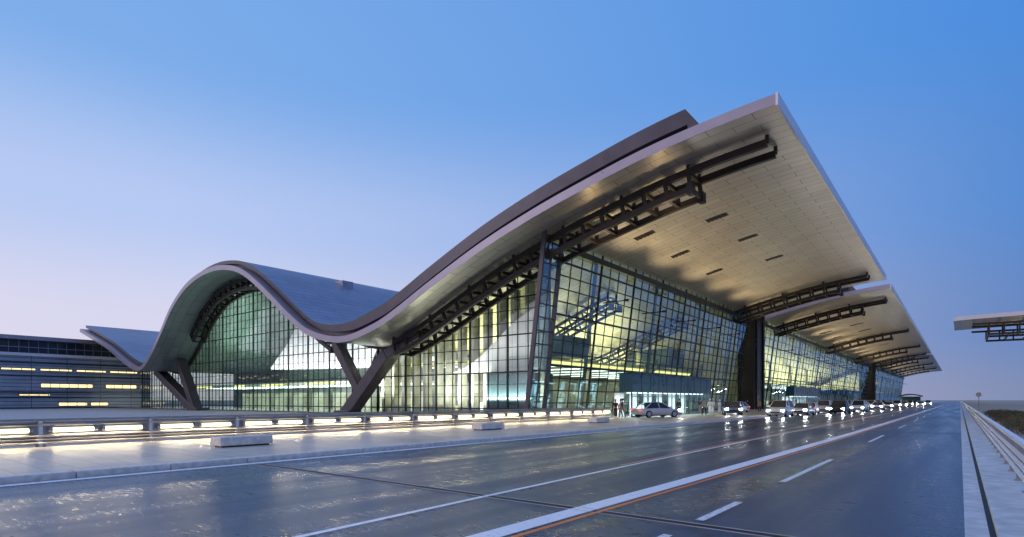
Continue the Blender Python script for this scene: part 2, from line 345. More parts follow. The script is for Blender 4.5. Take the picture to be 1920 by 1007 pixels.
# ---------------------------------------------------------------- end curtain wall
YE=45.0
def endwall(xa,xb,gm):
    g=B(); n=int(abs(xa-xb)/.75)+1; xs=[xa+(xb-xa)*i/n for i in range(n+1)]
    strip(g,[(x,YE,.15) for x in xs],[(x,YE,sofz(x)) for x in xs],flip=True)
    go=g.obj('end_glass_wall',gm,term)
    b=B(); x=xa;k=0
    while x>xb:
        w=.07 if k%4 else .15
        b.beam((x,YE-.04,.15),(x,YE-.04,sofz(x)),w,.1 if k%4 else .2,up=(0,1,0)); x-=1.3;k+=1
    z=.9;k=0
    while z<20.5:
        run=None; x=xa
        while x>xb:
            ins=sofz(x)>z
            if ins and run is None: run=x
            if (not ins) and run is not None:
                b.beam((run,YE-.045,z),(x,YE-.045,z),.1,.06 if k%3 else .13); run=None
            x-=.5
        if run is not None: b.beam((run,YE-.045,z),(xb,YE-.045,z),.1,.06 if k%3 else .13)
        z+=1.25;k+=1
    b.obj('mullion_grid',M['mull'],go)
    b=B()
    for i in range(len(xs)-1):
        b.beam((xs[i],YE-.1,sofz(xs[i])-.15),(xs[i+1],YE-.1,sofz(xs[i+1])-.15),.5,.4)
    b.obj('glazing_rim',M['steel'],go)
endwall(-31,-57,M['glassE']); endwall(-57,-136,M['glassV'])

# ---------------------------------------------------------------- interior
b=B(); b.box(-150,-30.9,45.1,103.9,.05,.16); b.box(-60,-30.9,112,452,.05,.16); b.obj('interior_floor',M['floorI'],term)
for y0,y1 in ((66,103.9),(112.1,278),(286,452)):
    b=B(); b.box(-58.6,-58.2,y0,y1,.16,8.6); b.obj('interior_wall',M['beige'],term)
b=B()
xs=[-62-i*1.0 for i in range(74)]
strip(b,[(x,64.2,.16) for x in xs],[(x,64.2,sofz(x)) for x in xs],flip=True); b.obj('interior_wall',M['beigeX'],term)
xs=[-31-i*1.0 for i in range(28)]
b=B(); strip(b,[(x,103.7,.16) for x in xs],[(x,103.7,sofz(x)) for x in xs],flip=True)
b.obj('interior_wall',M['beige'],term)
b=B(); b.box(-58,-39,51,103.8,6.2,6.9); b.box(-58,-39,112.2,278,6.2,6.9); b.box(-58,-39,286,452,6.2,6.9); b.box(-128,-64,53,63.9,4.3,4.8)
up=b.obj('upper_floor',M['slab'],term)
for a in ((-38.95,-38.8,51,103.8,6.25,6.6),(-38.95,-38.8,112,278,6.25,6.6),(-38.95,-38.8,286,452,6.25,6.6),(-58,-39,50.85,50.98,6.3,6.6),(-74,-66,52.85,52.98,4.35,4.62),(-86,-78,52.85,52.98,4.35,4.62),(-101,-93,52.85,52.98,4.35,4.62),(-111,-107,52.85,52.98,4.35,4.62),(-128,-121,52.85,52.98,4.35,4.62)):
    b=B(); b.box(*a); b.obj('light_strip',M['strip'],up)
b=B()
y=52
while y<103: b.box(-38.7,-38.62,y,y+.06,6.9,7.9); y+=1.5
b.box(-38.72,-38.6,51,103.8,7.9,7.98); b.obj('balustrade',M['frame'],up)
for y in list(range(54,103,16))+list(range(120,278,24)):
    b=B(); b.cyl((-41.5,y,.16),(-41.5,y,sofz(-41.5)),.45,14,.35); b.obj('interior_column',M['fin'],term,smooth=True)
for y in (62,84):
    truss(y,y+2.2,-34.5,-52,-34.5,h=.8)
for (y0,y1,x0,x1,z0,z1) in ((46,50,-40,-34,.16,4.6),(57,62,-44,-37,7.0,9.6),(88,94,-45,-37,7.0,10.2)):
    b=B(); b.box(x0,x1,y0,y1,z0,z1); b.obj('lounge_pod',M['podm'],term,bevel=.1)
for y in (66,84):
    b=B(); b.beam((-35,y,.5),(-35,y+11,6.6),1.6,.35); b.beam((-34.2,y,1.5),(-34.2,y+11,7.6),.08,.6); b.obj('escalator',M['frame'],term)
for y in range(53,103,7):
    b=B(); b.box(-56,-40.5,y,y+.5,6.08,6.18); b.obj('ceiling_light',M['white_l'],up)
for y in range(116,276,14):
    b=B(); b.box(-56,-40.5,y,y+1.0,6.08,6.18); b.obj('ceiling_light',M['white_l'],up)
for x in range(-126,-65,6):
    b=B(); b.box(x,x+3.2,54,62,4.2,4.28); b.obj('ceiling_light',M['white_l'],up)
for i in range(14):
    y=55+i*3.4; z=.3 if i%2 else 7.1
    b=B(); b.box(-57.9,-57.7,y,y+random.uniform(1.5,3),z,z+random.uniform(.6,1.6)); b.obj('lit_shop_front',M['stripw'] if i%3 else M['white_l'],term)
for i in range(16):
    y=116+i*10; z=.6 if i%2 else 7.2
    b=B(); b.box(-57.9,-57.7,y,y+random.uniform(3,7),z,z+random.uniform(.8,1.8)); b.obj('lit_shop_front',M['stripw'] if i%3 else M['white_l'],term)
for i in range(16):
    b=B(); y=55+i*3.0; h=random.uniform(2.2,3.2); b.box(-46-random.random()*3,-44,y,y+2.2,.16,.16+h); b.obj('checkin_desk',M['slab'],term)
for i in range(9):
    b=B(); x=-66-i*6.8; b.box(x-4,x,61,62.5,.16,3.2); b.obj('checkin_desk',M['fin'],term)
x=-33.2
while x>-60:
    b=B(); b.box(x-.5,x,47.2,48.3,.16,min(sofz(x),sofz(x-.5))-.1); x-=1.95
    b.obj('glazing_fin',M['finv'],term)
def screen(poly,y):
    b=B(); n=len(poly)
    for yy in (y,y+.3):
        for x,z in poly: b.v.append((x,yy,z))
    b.f.append(tuple(range(n))); b.mi.append(0); b.f.append(tuple(range(2*n-1,n-1,-1))); b.mi.append(0)
    for k in range(n): b.f.append((k,n+k,n+(k+1)%n,(k+1)%n)); b.mi.append(0)
    return b.obj('slatted_screen',M['whites'],term)
screen([(-87,6.7),(-57,6.0),(-57.5,8.0),(-61.5,9.2),(-63.5,10.2),(-67,11.8),(-71,13.3),(-74,14.2),(-76.5,14.6),(-79,13.0),(-82,10.2)],47.0)
screen([(-45.8,4.9),(-33.2,4.6),(-32.6,11.6),(-35,10.8),(-37,9.8),(-39,8.3),(-41.5,6.5),(-43.8,5.4)],46.6)

def area(name,loc,sx,sy,power,col,rot=(math.pi,0,0)):
    l=D.lights.new(name,'AREA'); l.shape='RECTANGLE'; l.size=sx; l.size_y=sy; l.energy=power; l.color=col
    o=D.objects.new(name,l); C.objects.link(o); o.location=loc; o.rotation_euler=rot; par(o,term); return o
area('hall_uplight',(-46,76,7.6),14,46,10000,(1,.90,.50))
area('hall_downlight',(-44,76,5.9),8,46,1900,(1,.94,.62),(0,0,0))
area('vault_uplight',(-88,55,5.4),40,8,3600,(.86,1,.90))
area('screen_fill_light',(-72,45.4,3.0),30,.5,9000,(1,.86,.92),(math.radians(145),0,0))  # fill added behind the glass to brighten the white screens, no fixture modelled
area('screen_fill_light',(-40,45.4,2.0),14,.5,2600,(1,.88,.88),(math.radians(145),0,0))
area('vault_downlight',(-95,48.5,4),50,3,900,(.88,1,.95),(math.radians(60),0,0))
area('hall_uplight',(-46,195,7.6),14,150,28000,(1,.91,.52)); area('hall_uplight',(-46,370,7.6),14,150,24000,(1,.91,.52))
area('fin_uplight',(-45,49.0,1),26,1,1200,(1,.92,.60))
def spot(name,loc,power,col,ang=120,tilt=(math.pi,0,0),parent=None):
    l=D.lights.new(name,'SPOT'); l.energy=power; l.color=col; l.spot_size=math.radians(ang); l.spot_blend=1; l.shadow_soft_size=.12
    o=D.objects.new(name,l); C.objects.link(o); o.location=loc; o.rotation_euler=tilt; par(o,parent or term); return o
for x in (-96,-84): spot('vault_spotlight',(x,42.5,2),900,(.85,1,.93),110,(math.pi,0,0))
for y0,y1,n,p in ((47,102,6,1500),(117,273,12,2200),(291,447,8,2200)):
    for i in range(n):
        y=y0+(y1-y0)*(i+.5)/n
        spot('canopy_spotlight',(-26.2,y,12.0),p*1.9,(1,.76,.43),110,(math.radians(180),math.radians(34),0))
        spot('added_ground_fill',(-20.5,y,.3),p*1.15,(1,.82,.55),60,(math.radians(180),0,0))  # added uplight at ground level, made up to even out soffit brightness
        b=B(); b.box(-28.9,-26.1,y-.06,y+.06,11.75,11.85); b.cyl((-26.2,y,11.7),(-26.2,y,11.9),.2,12,.25); b.obj('floodlight_bracket',M['steel'],term)
        b=B(); b.cyl((-20.5,y,.15),(-20.5,y,.17),.22,14); b.obj('added_fill_housing',M['rail'],term)  # disc made up to go with the added ground fill
for x,z in ((-18,15.2),(-24,13.8)): spot('truss_spotlight',(x,43,z),650,(1,.72,.38),120,(math.radians(180),0,0))
def slot(x0,x1,y0,y1):
    b=B(); n=5
    for i in range(n):
        xa=x0+(x1-x0)*i/n; xb=x0+(x1-x0)*(i+1)/n
        b.quad((xa,y0,sofz(xa)-.02),(xb,y0,sofz(xb)-.02),(xb,y1,sofz(xb)-.02),(xa,y1,sofz(xa)-.02))
        b.beam((xb,y0,sofz(xb)-.05),(xb,y1,sofz(xb)-.05),.05,.08)
    b.obj('ceiling_vent',M['steel'],term)
for (x,y) in ((-23.2,51),(-17.2,54),(-23.2,60),(-16.9,63),(-23.2,71),(-16.9,74)): slot(x,x-1.9,y,y+.9)
for y in (136,150,164,195,210): slot(-17.2,-19.8,y,y+1.5); slot(-23.5,-26,y,y+1.5)
b=B(); z=P(-75)+.85; b.box(-76.5,-74.5,52,54,z-1.2,z+.9); b.obj('roof_vent',M['fascia'],term,bevel=.05)

# ---------------------------------------------------------------- entrance vestibule
def vestibule(y0,y1,xf,pw):
    vest=empty('entrance_vestibule',(xf-2,(y0+y1)/2,.15),'projecting glass entrance lobby with teal band at terminal front','entrance lobby')
    xb=xf-1.4
    b=B(); b.box(xb,xf,y0,y1,2.55,4.35); b.box(xb-.1,xf+.12,y0-.12,y1+.12,4.35,4.43); b.obj('canopy_box',M['teal'],vest,bevel=.04)
    b=B(); y=y0+2.0
    while y<y1: b.box(xf+.005,xf+.03,y-.02,y+.02,2.6,4.3); y+=2.0
    b.box(xf+.005,xf+.035,y0+.1,y1-.1,3.4,3.44); b.obj('fascia_joint',M['mull'],vest)
    g=B(); xg=xf-.12; g.quad((xg,y0+.1,.16),(xg,y1-.1,.16),(xg,y1-.1,2.55),(xg,y0+.1,2.55)); g.quad((xb,y0+.1,.16),(xg,y0+.1,.16),(xg,y0+.1,2.55),(xb,y0+.1,2.55))
    go=g.obj('lobby_glass',M['glassC'],vest)
    b=B(); y=y0+.1; k=0
    while y<=y1: b.box(xg-.04,xg+.05,y-(.09 if k%3==0 else .035),y+(.09 if k%3==0 else .035),.16,2.55); y+=(y1-y0-.2)/18; k+=1
    b.box(xg-.05,xg+.045,y0+.1,y1-.1,2.1,2.16); b.box(xg-.05,xg+.045,y0+.1,y1-.1,.16,.3)
    b.obj('door_frame',M['podm'],go)
    y=y0+1
    while y<y1-2:
        b=B(); b.box(xb+.3,xf-.4,y,y+1.3,2.47,2.53); y+=2.2; b.obj('lobby_light',M['white_l'],vest)
    b=B(); y=y0+1.0
    while y<y1-3: b.box(xb-1.1,xb-1.0,y,y+1.9,.16,2.5); y+=3.3
    b.obj('back_wall',M['whites'],vest)
    l=D.lights.new('lobby_lamp','AREA'); l.shape='RECTANGLE'; l.size=1.0; l.size_y=y1-y0-1; l.energy=pw; l.color=(.82,.97,1); o=D.objects.new('lobby_lamp',l); C.objects.link(o); o.location=((xb+xf)/2,(y0+y1)/2,2.45); par(o,vest)
vestibule(49.2,71,-24.4,750); vestibule(119,144,-25,700)

# ---------------------------------------------------------------- side building
sb=empty('side_building',(-156,20,0),'low blue grey panelled building with lit strip windows beside terminal','building')
b=B(); b.box(-175,-151,-15,52,0,10.9); b.obj('panel_wall',M['wallgrey'],sb)
b=B(); b.box(-175,-150.5,-15,52,10.9,11.5); b.obj('wall_band',M['fascial'],sb)
for z in (9.4,6.7,3.3,2.2,-.0):
    b=B(); b.box(-151,-150.75,-15,52,z,z+.28); b.obj('louvre_band',M['bandg'],sb)
b=B(); b.box(-174,-152.5,-15,52,11.5,14.2); b.obj('glass_band',M['bandg'],sb)
b=B(); b.box(-176,-150,-16,53,14.2,15.0); b.box(-150.5,-150.3,-15,52,12.6,12.7)
y=-15
while y<52: b.box(-152.48,-152.4,y,y+.1,11.5,14.2); y+=1.6
b.obj('flat_roof',M['fascia'],sb)
wins=[(-12+i*6.2,-12+i*6.2+5.4,8.0,8.3) for i in range(10)]+[(31.5,40.5,4.5,5.2),(43,49,4.5,5.2),(34.5,39.5,.6,1.2),(40.2,43.5,.6,1.2),(28,33,2.75,2.95),(15,22,4.6,4.9)]
for (y0,y1,z0,z1) in wins:
    b=B(); b.box(-150.98,-150.9,y0,y1,z0,z1); w=b.obj('window',M['stripw'],sb)
    f=B(); f.box(-151,-150.8,y0-.12,y1+.12,z1+.003,z1+.10); f.box(-151,-150.8,y0-.12,y1+.12,z0-.10,z0-.003); y=y0
    while y<y1: f.box(-150.9,-150.82,y-.05,y+.05,z0,z1); y+=1.6
    f.obj('window_frame',M['mull'],w)

# ---------------------------------------------------------------- ground, road, pavement
def sheet(name,x0,x1,y0,y1,z,m):
    b=B(); b.quad((x0,y0,z),(x1,y0,z),(x1,y1,z),(x0,y1,z)); return b.obj(name,m)
struct(sheet('ground',-3000,3000,-300,4000,-.03,M['sand']),'sandy ground reaching the horizon','ground')
struct(sheet('road',-16,.05,-30,900,0,M['road']),'damp dark asphalt road','road')
struct(sheet('plaza',-151,-25.7,-30,45,-.01,M['conc']),'grey concrete forecourt','forecourt')
b=B(); b.box(-25.7,-16.35,-30,900,-.02,.15); b.box(-30.95,-25.7,47.3,900,-.02,.15); struct(b.obj('pavement',M['pave']),'pale paved drop off pavement','pavement')
b=B(); y=-30
while y<300: b.box(-16.35,-16.0,y,y+1.98,-.02,.155); y+=2.0
struct(b.obj('kerb',M['stone'],bevel=.02),'pale stone kerb','kerb')
struct(sheet('gutter',.05,.31,-30,900,.004,M['gutter']),'concrete gutter strip','gutter')
struct(sheet('drain_channel',.31,.38,-30,900,.003,M['black']),'narrow black slot drain','drain')
b=B(); b.box(.38,1.12,-30,900,-.02,.10); struct(b.obj('kerb_slab',M['gutter'],bevel=.015),'concrete edge slab','kerb')
b=B(); b.quad((-16,7.94,.004),(.05,7.94,.004),(.05,8.09,.004),(-16,8.09,.004)); struct(b.obj('expansion_joint',M['black']),'dark rubber expansion joint across road','road joint')
for y in (7.90,8.11):
    b=B(); b.box(-16,.05,y,y+.02,-.01,.007); struct(b.obj('joint_edge',M['conc']),'steel edge of expansion joint','road joint')
for yy in (38,68,98):
    struct(sheet('expansion_joint',-16,.05,yy,yy+.25,.004,M['black']),'dark rubber expansion joint across road','road joint')
struct(sheet('joint_edge',-25.6,-16.4,7.9,7.97,.154,M['gutter']),'pale joint strip across pavement','pavement joint')
def marking(x,y0,y1,w=.12,m='paint',x2=None,z=.006):
    x2=x if x2 is None else x2
    b=B(); b.quad((x-w/2,y0,z),(x+w/2,y0,z),(x2+w/2,y1,z),(x2-w/2,y1,z)); return b.obj('marking_or_light_trail',M[m])
for a,c in ((1.5,7.2),(8.35,10.3)): struct(marking(-3.05,a,c,.13),'white dashed lane line','road marking')
y=13.4
while y<260:
    struct(marking(-3.05,y,y+6,.13),'white dashed lane line','road marking'); y+=15
struct(marking(-15.70,-20,400,.32,'paintw'),'white edge line beside kerb','road marking')
def poly(pts,w,m,z,label):
    b=B()
    strip(b,[(x-w/2,y,z) for x,y in pts],[(x+w/2,y,z) for x,y in pts],flip=True)
    o=b.obj('marking_or_light_trail',M[m]); struct(o,label,'road marking')
def cv(f,y0,y1): return [(f(y0+(y1-y0)*i/60),y0+(y1-y0)*i/60) for i in range(61)]
lane=lambda y:-4.95+.5*(1-math.exp(-max(0,y-4)/20))  # paths followed by the painted vehicle light trails
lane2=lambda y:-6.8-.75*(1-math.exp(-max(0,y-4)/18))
poly(cv(lambda y:lane(y),3,260),.36,'paintw',.005,'broad white line painted as vehicle light trail')  # vehicle light trails put on the asphalt as coloured strips, not real markings
poly(cv(lambda y:lane(y)+.31,3,260),.09,'trailo',.005,'thin orange line painted as vehicle light trail')
poly(cv(lambda y:lane2(y),4,260),.12,'paintw',.005,'thin white line painted as vehicle light trail')
poly(cv(lambda y:lane2(y)-.2,14,260),.08,'trailo',.005,'thin orange line painted as vehicle light trail')
b=B()
b.box(-.02,.28,7.75,8.25,.006,.010,0)
for i in range(6): b.box(.0+i*.047,.02+i*.047,7.78,8.22,.010,.022,1)
b.box(-.04,.30,7.71,7.75,.006,.022,1); b.box(-.04,.30,8.25,8.29,.006,.022,1); o=b.obj('drain_grate',[M['black'],M['leg']]); o['label']='small dark iron drain grate set in road edge'; o['category']='drain cover'

# ---------------------------------------------------------------- left lit railing
XR=-25.4
def lit_rail():
    r=empty('lit_railing',(0,0,0),'steel railing panel with warm lit tube lamps','railing')
    for yy in (0.0,.20):
        b=B(); b.beam((0,yy,0),(0,yy,.93),.08,.025,up=(1,0,0)); b.box(-.08,.08,yy-.05,yy+.05,0,.03)
        b.obj('post',M['rail'],r,bevel=.006)
    b=B(); b.box(-.07,.07,0,3.46,.90,.99); b.obj('handrail',M['rail'],r,bevel=.015)
    for z,rr in ((.78,.045),(.38,.055),(.26,.04),(.13,.055)):
        b=B(); b.cyl((.07,0,z),(.07,3.46,z),rr,10); b.obj('rail_bar',M['rail'],r,smooth=True)
    b=B(); b.box(-.045,-.02,.22,3.44,.08,.88); b.obj('infill_panel',M['rail'],r)
    for k in (0,1):
        b=B(); y0=.42+k*1.58; b.cyl((.06,y0,.58),(.06,y0+1.22,.58),.075,12); t=b.obj('tube_lamp',M['tube'],r,smooth=True)
        b=B(); b.box(-.019,.0,y0-.03,y0+1.26,.49,.68); b.cyl((.06,y0-.12,.58),(.06,y0,.58),.08,10); b.cyl((.06,y0+1.22,.58),(.06,y0+1.34,.58),.08,10); b.obj('lamp_bracket',M['rail'],t)
    r['group']='lit railing panels along pavement edge'
    return r
R0=lit_rail(); R0.location=(XR,5.2-3.46*2,.15)
for i in range(1,14): copy_thing(R0,(XR,5.2+3.46*(i-2),.15))
for i in range(14):
    l=D.lights.new('rail_lamp','AREA'); l.shape='RECTANGLE'; l.size=.05; l.size_y=2.8; l.energy=48; l.color=(1,.80,.50)
    o=D.objects.new('rail_lamp',l); C.objects.link(o); o.location=(XR+.15,5.2+3.46*(i-2)+1.8,.68); o.rotation_euler=(0,math.radians(-22),0)

def bench(n):
    b=B(); b.box(-.38,.38,0,n,0.05,.36); o=b.obj('stone_bench',M['stone'],None,bevel=.03)
    o['label']='long pale stone block bench on pavement'; o['category']='bench'; o['group']='stone benches on the pavement'
    b=B(); b.box(-.30,.30,.1,n-.1,0,.05); b.obj('plinth',M['steel'],o); return o
s=bench(1.9); s.location=(-20.3,9.0,.15)
for y in (22.9,35.2): copy_thing(s,(-20.6,y,.15))

# ---------------------------------------------------------------- right guard rail
def guard():
    r=empty('guard_rail',(0,0,0),'painted steel guard rail panel on concrete edge slab','guard rail')
    b=B(); b.beam((0,0,0),(0,0,.80),.05,.10,up=(1,0,0)); b.box(-.08,.08,-.08,.08,0,.02); b.obj('post',M['rail'],r,bevel=.005)
    b=B(); b.box(-.06,.06,0,2,.80,.88); b.obj('handrail',M['railw'],r)
    for z in (.62,.44,.26):
        b=B(); b.box(-.08,-.05,0,2,z-.05,z+.05); b.obj('rail_bar',M['railw'],r)
    r['group']='guard rail panels along road edge'; return r
XG=.98
G0=guard(); G0.location=(XG,2,.10)
for i in range(1,60): copy_thing(G0,(XG,2+2*i,.10))
b=B(); b.box(XG-.05,XG+.05,122,600,.3,.95); o=b.obj('guard_rail',M['railw']); o['label']='distant run of painted steel guard rail'; o['category']='guard rail'

# ---------------------------------------------------------------- opposite canopy
oc=empty('walkway_canopy',(14,62,0),'raised walkway canopy with steel trusses across the road','canopy')
b=B(); 
pr=[(-.4,8.5),(1,8.55),(4,8.6),(9,8.5),(16,8.0),(22,7.4)]
strip(b,[(x,58,z) for x,z in pr],[(x,66,z) for x,z in pr],flip=True)
strip(b,[(x,58,z) for x,z in pr],[(x,58,z-.32) for x,z in pr]); strip(b,[(x,66,z) for x,z in pr],[(x,66,z-.32) for x,z in pr])
b.quad((-.4,58,8.5),(-.4,58,8.18),(-.4,66,8.18),(-.4,66,8.5)); b.obj('canopy_roof',M['fascial'],oc)
b=B(); strip(b,[(x,58,z-.32) for x,z in pr],[(x,66,z-.32) for x,z in pr]); b.obj('canopy_soffit',M['soffit'],oc)
b=B()
for y in (58.3,60.5,65):
    b.beam((.8,y,7.85),(14,y,7.75),.16,.16); b.beam((1.8,y,7.0),(14,y,6.9),.16,.16)
    x=1.8
    while x<14: b.beam((x,y,7.85),(x,y,7.0),.11,.11,up=(1,0,0)); x+=.9
for i in range(10):
    b.beam((1.8+i*1.2,58.3,7.0),(1.8+i*1.2,65,7.0),.11,.11)
b.obj('canopy_truss',M['steel'],oc)
for y in (60,65):
    b=B(); b.cyl((13.5,y,0),(13.5,y,7.9),.35,14); b.obj('canopy_column',M['leg'],oc,smooth=True)
spot('canopy_lamp',(5,62,2.5),800,(1,.86,.64),140,(math.pi,0,0),oc)

# ---------------------------------------------------------------- distant pavilion
pv=empty('pavilion',(-17,300,0),'small pavilion with low curved roof at far road end','pavilion')
b=B(); pr=[(-21.5+i*.75,3.6+.9*math.sin(math.pi*i/12)) for i in range(13)]
strip(b,[(x,300,z) for x,z in pr],[(x,308,z) for x,z in pr],flip=True); strip(b,[(x,300,z-.5) for x,z in pr],[(x,308,z-.5) for x,z in pr]); strip(b,[(x,300,z) for x,z in pr],[(x,300,z-.5) for x,z in pr]); b.obj('curved_roof',M['leg'],pv)
b=B(); b.box(-20.5,-13.5,301,307,0,3.3); b.obj('kiosk_wall',M['teal'],pv)

# ---------------------------------------------------------------- cars
paintm={n:mat('car_paint_'+n,c,.22,.2,1,.03) for n,c in dict(white=(.8,.8,.8),silver=(.5,.51,.53),black=(.03,.03,.035),blue=(.04,.08,.2),red=(.3,.03,.02),beige=(.55,.5,.42)).items()}
M['carglass']=mat('car_glass',(.02,.025,.03),.08,0,1,.02)
def make_car(kind,color):
    suv=kind=='suv'; Lh=2.35; H=1.78 if suv else 1.46; belt=1.08 if suv else .92
    st=[(-Lh,.70,.42,.72),(-Lh+.12,.84,.30,.86),(-Lh+.6,.90,.24,belt-.06),(-1.2,.92,.22,belt-.02),(0,.93,.22,belt),(1.0,.92,.22,belt-.02),(1.15,.92,.22,belt-.05),(Lh-.5,.89,.24,belt-.18),(Lh-.12,.82,.30,belt-.3),(Lh,.66,.42,.62)]
    b=B(); ring=[]
    for (y,w,z0,z1) in st:
        i=len(b.v); zm=(z0+z1)/2
        pts=[(-w*.86,z0),(-w,z0+.12),(-w*1.0,zm+.05),(-w*.94,z1-.05),(-w*.8,z1),(w*.8,z1),(w*.94,z1-.05),(w*1.0,zm+.05),(w,z0+.12),(w*.86,z0)]
        for p in pts: b.v.append((p[0],y,p[1]))
        ring.append(i)
    n=10
    for a,c in zip(ring,ring[1:]):
        for k in range(n): b.f.append((a+k,a+(k+1)%n,c+(k+1)%n,c+k)); b.mi.append(0)
    b.f.append(tuple(ring[0]+k for k in range(n))[::-1]); b.mi.append(0); b.f.append(tuple(ring[-1]+k for k in range(n))); b.mi.append(0)
    ry0,ry1=(-1.95,.35) if suv else (-1.0,.25)
    i=len(b.v); 
    for y,w,z in ((ry0,.62,H-.05),(ry0+.3,.68,H),(ry1-.3,.68,H),(ry1,.62,H-.06)):
        b.v+=[(-w,y,z-.04),(-w*.8,y,z),(w*.8,y,z),(w,y,z-.04)]
    for k in range(3):
        for j in range(3): a=i+k*4+j; b.f.append((a,a+1,a+5,a+4)); b.mi.append(0)
    yb,yf=(-2.2,1.15) if suv else (-1.75,1.05)
    for sx in (-1,1):
        for (ya,yt) in ((yb,ry0),(-.2,-.25),(yf,ry1)): b.beam((sx*.84,ya,belt-.05),(sx*.655,yt,H-.07),.06,.07,up=(0,1,0))
    car=b.obj('parked_car',paintm[color],None,smooth=True)
    b=B()
    lo=[(-.83,yb),(.83,yb),(.83,yf),(-.83,yf)]; tp=[(-.64,ry0),(.64,ry0),(.64,ry1),(-.64,ry1)]
    for x,y in lo: b.v.append((x,y,belt-.06))
    for x,y in tp: b.v.append((x,y,H-.06))
    for k in range(4): b.f.append((k,(k+1)%4,4+(k+1)%4,4+k)); b.mi.append(0)
    b.obj('window_glass',M['carglass'],car)
    for sx in (-1,1):
        for y in (-1.42,1.42):
            b=B(); b.cyl((sx*.72,y,.34),(sx*.94,y,.34),.34,20); w=b.obj('wheel',M['tyre'],car)
            b=B(); b.cyl((sx*.93,y,.34),(sx*.955,y,.34),.22,12); b.obj('rim',M['rim'],w)
        b=B(); b.box(sx*.70-.14,sx*.70+.14,Lh-.17,Lh-.05,.60,.74); b.obj('headlight',M['head'],car)
        b=B(); b.box(sx*.68-.14,sx*.68+.14,-Lh+.0,-Lh+.1,.70,.84); b.obj('tail_light',M['tail'],car)
        b=B(); b.box(sx*.97-.1,sx*.97+.1,.85,1.0,belt-.02,belt+.12); b.obj('door_mirror',paintm[color],car,bevel=.02)
    b=B(); b.box(-.45,.45,Lh-.02,Lh+.02,.42,.56); b.obj('grille',M['tyre'],car)
    car['label']='parked %s %s with lights on beside kerb'%(color,'off-road car' if suv else 'saloon car'); car['category']='car'; car['group']='cars stopped along the kerb'
    return car
src={}
for k,c in (('sedan','white'),('suv','white'),('sedan','silver'),('suv','black'),('sedan','blue'),('suv','beige'),('sedan','black'),('suv','silver'),('sedan','red')): src[(k,c)]=make_car(k,c)
order=[('sedan','blue',-19.6,63.5,3.5,.15),('sedan','white',-23.0,76.5,3.0,.15),('sedan','silver',-22.6,50.5,-.5,.15)]
order+=[(k,c,x,y,3.14,.002) for k,c,x,y in (('suv','white',-15.2,66),('sedan','silver',-14.5,73.5),('sedan','white',-15.1,80.5),('suv','white',-14.7,88),('suv','black',-12.2,84),('sedan','silver',-15.1,95),('sedan','white',-14.8,102.2),('suv','beige',-15,110),('suv','white',-11.9,99),('sedan','black',-14.7,116.5),('suv','silver',-15.2,125),('sedan','white',-15,131),('suv','white',-14.7,140),('sedan','red',-15,148),('sedan','white',-11.6,121),('suv','white',-15,155),('sedan','silver',-11.4,137),('suv','silver',-15,166),('sedan','white',-15,175),('suv','white',-11.7,162),('sedan','white',-15,190),('suv','beige',-11.7,205),('sedan','white',-8.4,190),('sedan','silver',-14.8,210),('suv','white',-8.2,230),('sedan','white',-11.5,180),('suv','white',-14.8,240),('sedan','white',-11.5,255))]
used=set()
for k,c,x,y,rz,z in order:
    key=(k,c)
    if key not in used: used.add(key); src[key].location=(x,y,z); src[key].rotation_euler=(0,0,rz+random.uniform(-.04,.04))
    else: copy_thing(src[key],(x,y,z),rz+random.uniform(-.04,.04))

# ---------------------------------------------------------------- people
skin=mat('skin',(.38,.22,.15),.6); hair=mat('hair',(.02,.015,.01),.7)
cloth={'white':mat('cloth_white',(.75,.75,.73),.85,0,6,.06),'black':mat('cloth_black',(.02,.02,.025),.85),'navy':mat('cloth_navy',(.03,.04,.09),.85),'tan':mat('cloth_tan',(.3,.22,.14),.85),'grey':mat('cloth_grey',(.18,.18,.19),.85)}
def skinned(name,V,E,R,m,parent=None):
    me=D.meshes.new(name); me.from_pydata(V,E,[]); o=D.objects.new(name,me); C.objects.link(o)
    md=o.modifiers.new('s','SKIN'); sv=me.skin_vertices[0].data
    for i,r in enumerate(R): sv[i].radius=(r,r) if not isinstance(r,tuple) else r
    sv[0].use_root=True
    sd=o.modifiers.new('u','SUBSURF'); sd.levels=1; sd.render_levels=1
    dg=bpy.context.evaluated_depsgraph_get(); nm=bpy.data.meshes.new_from_object(o.evaluated_get(dg))
    D.objects.remove(o); nm.materials.clear(); nm.materials.append(m); nm.polygons.foreach_set('use_smooth',[True]*len(nm.polygons))
    ob=D.objects.new(name,nm); C.objects.link(ob)
    if parent: ob.parent=parent
    return ob
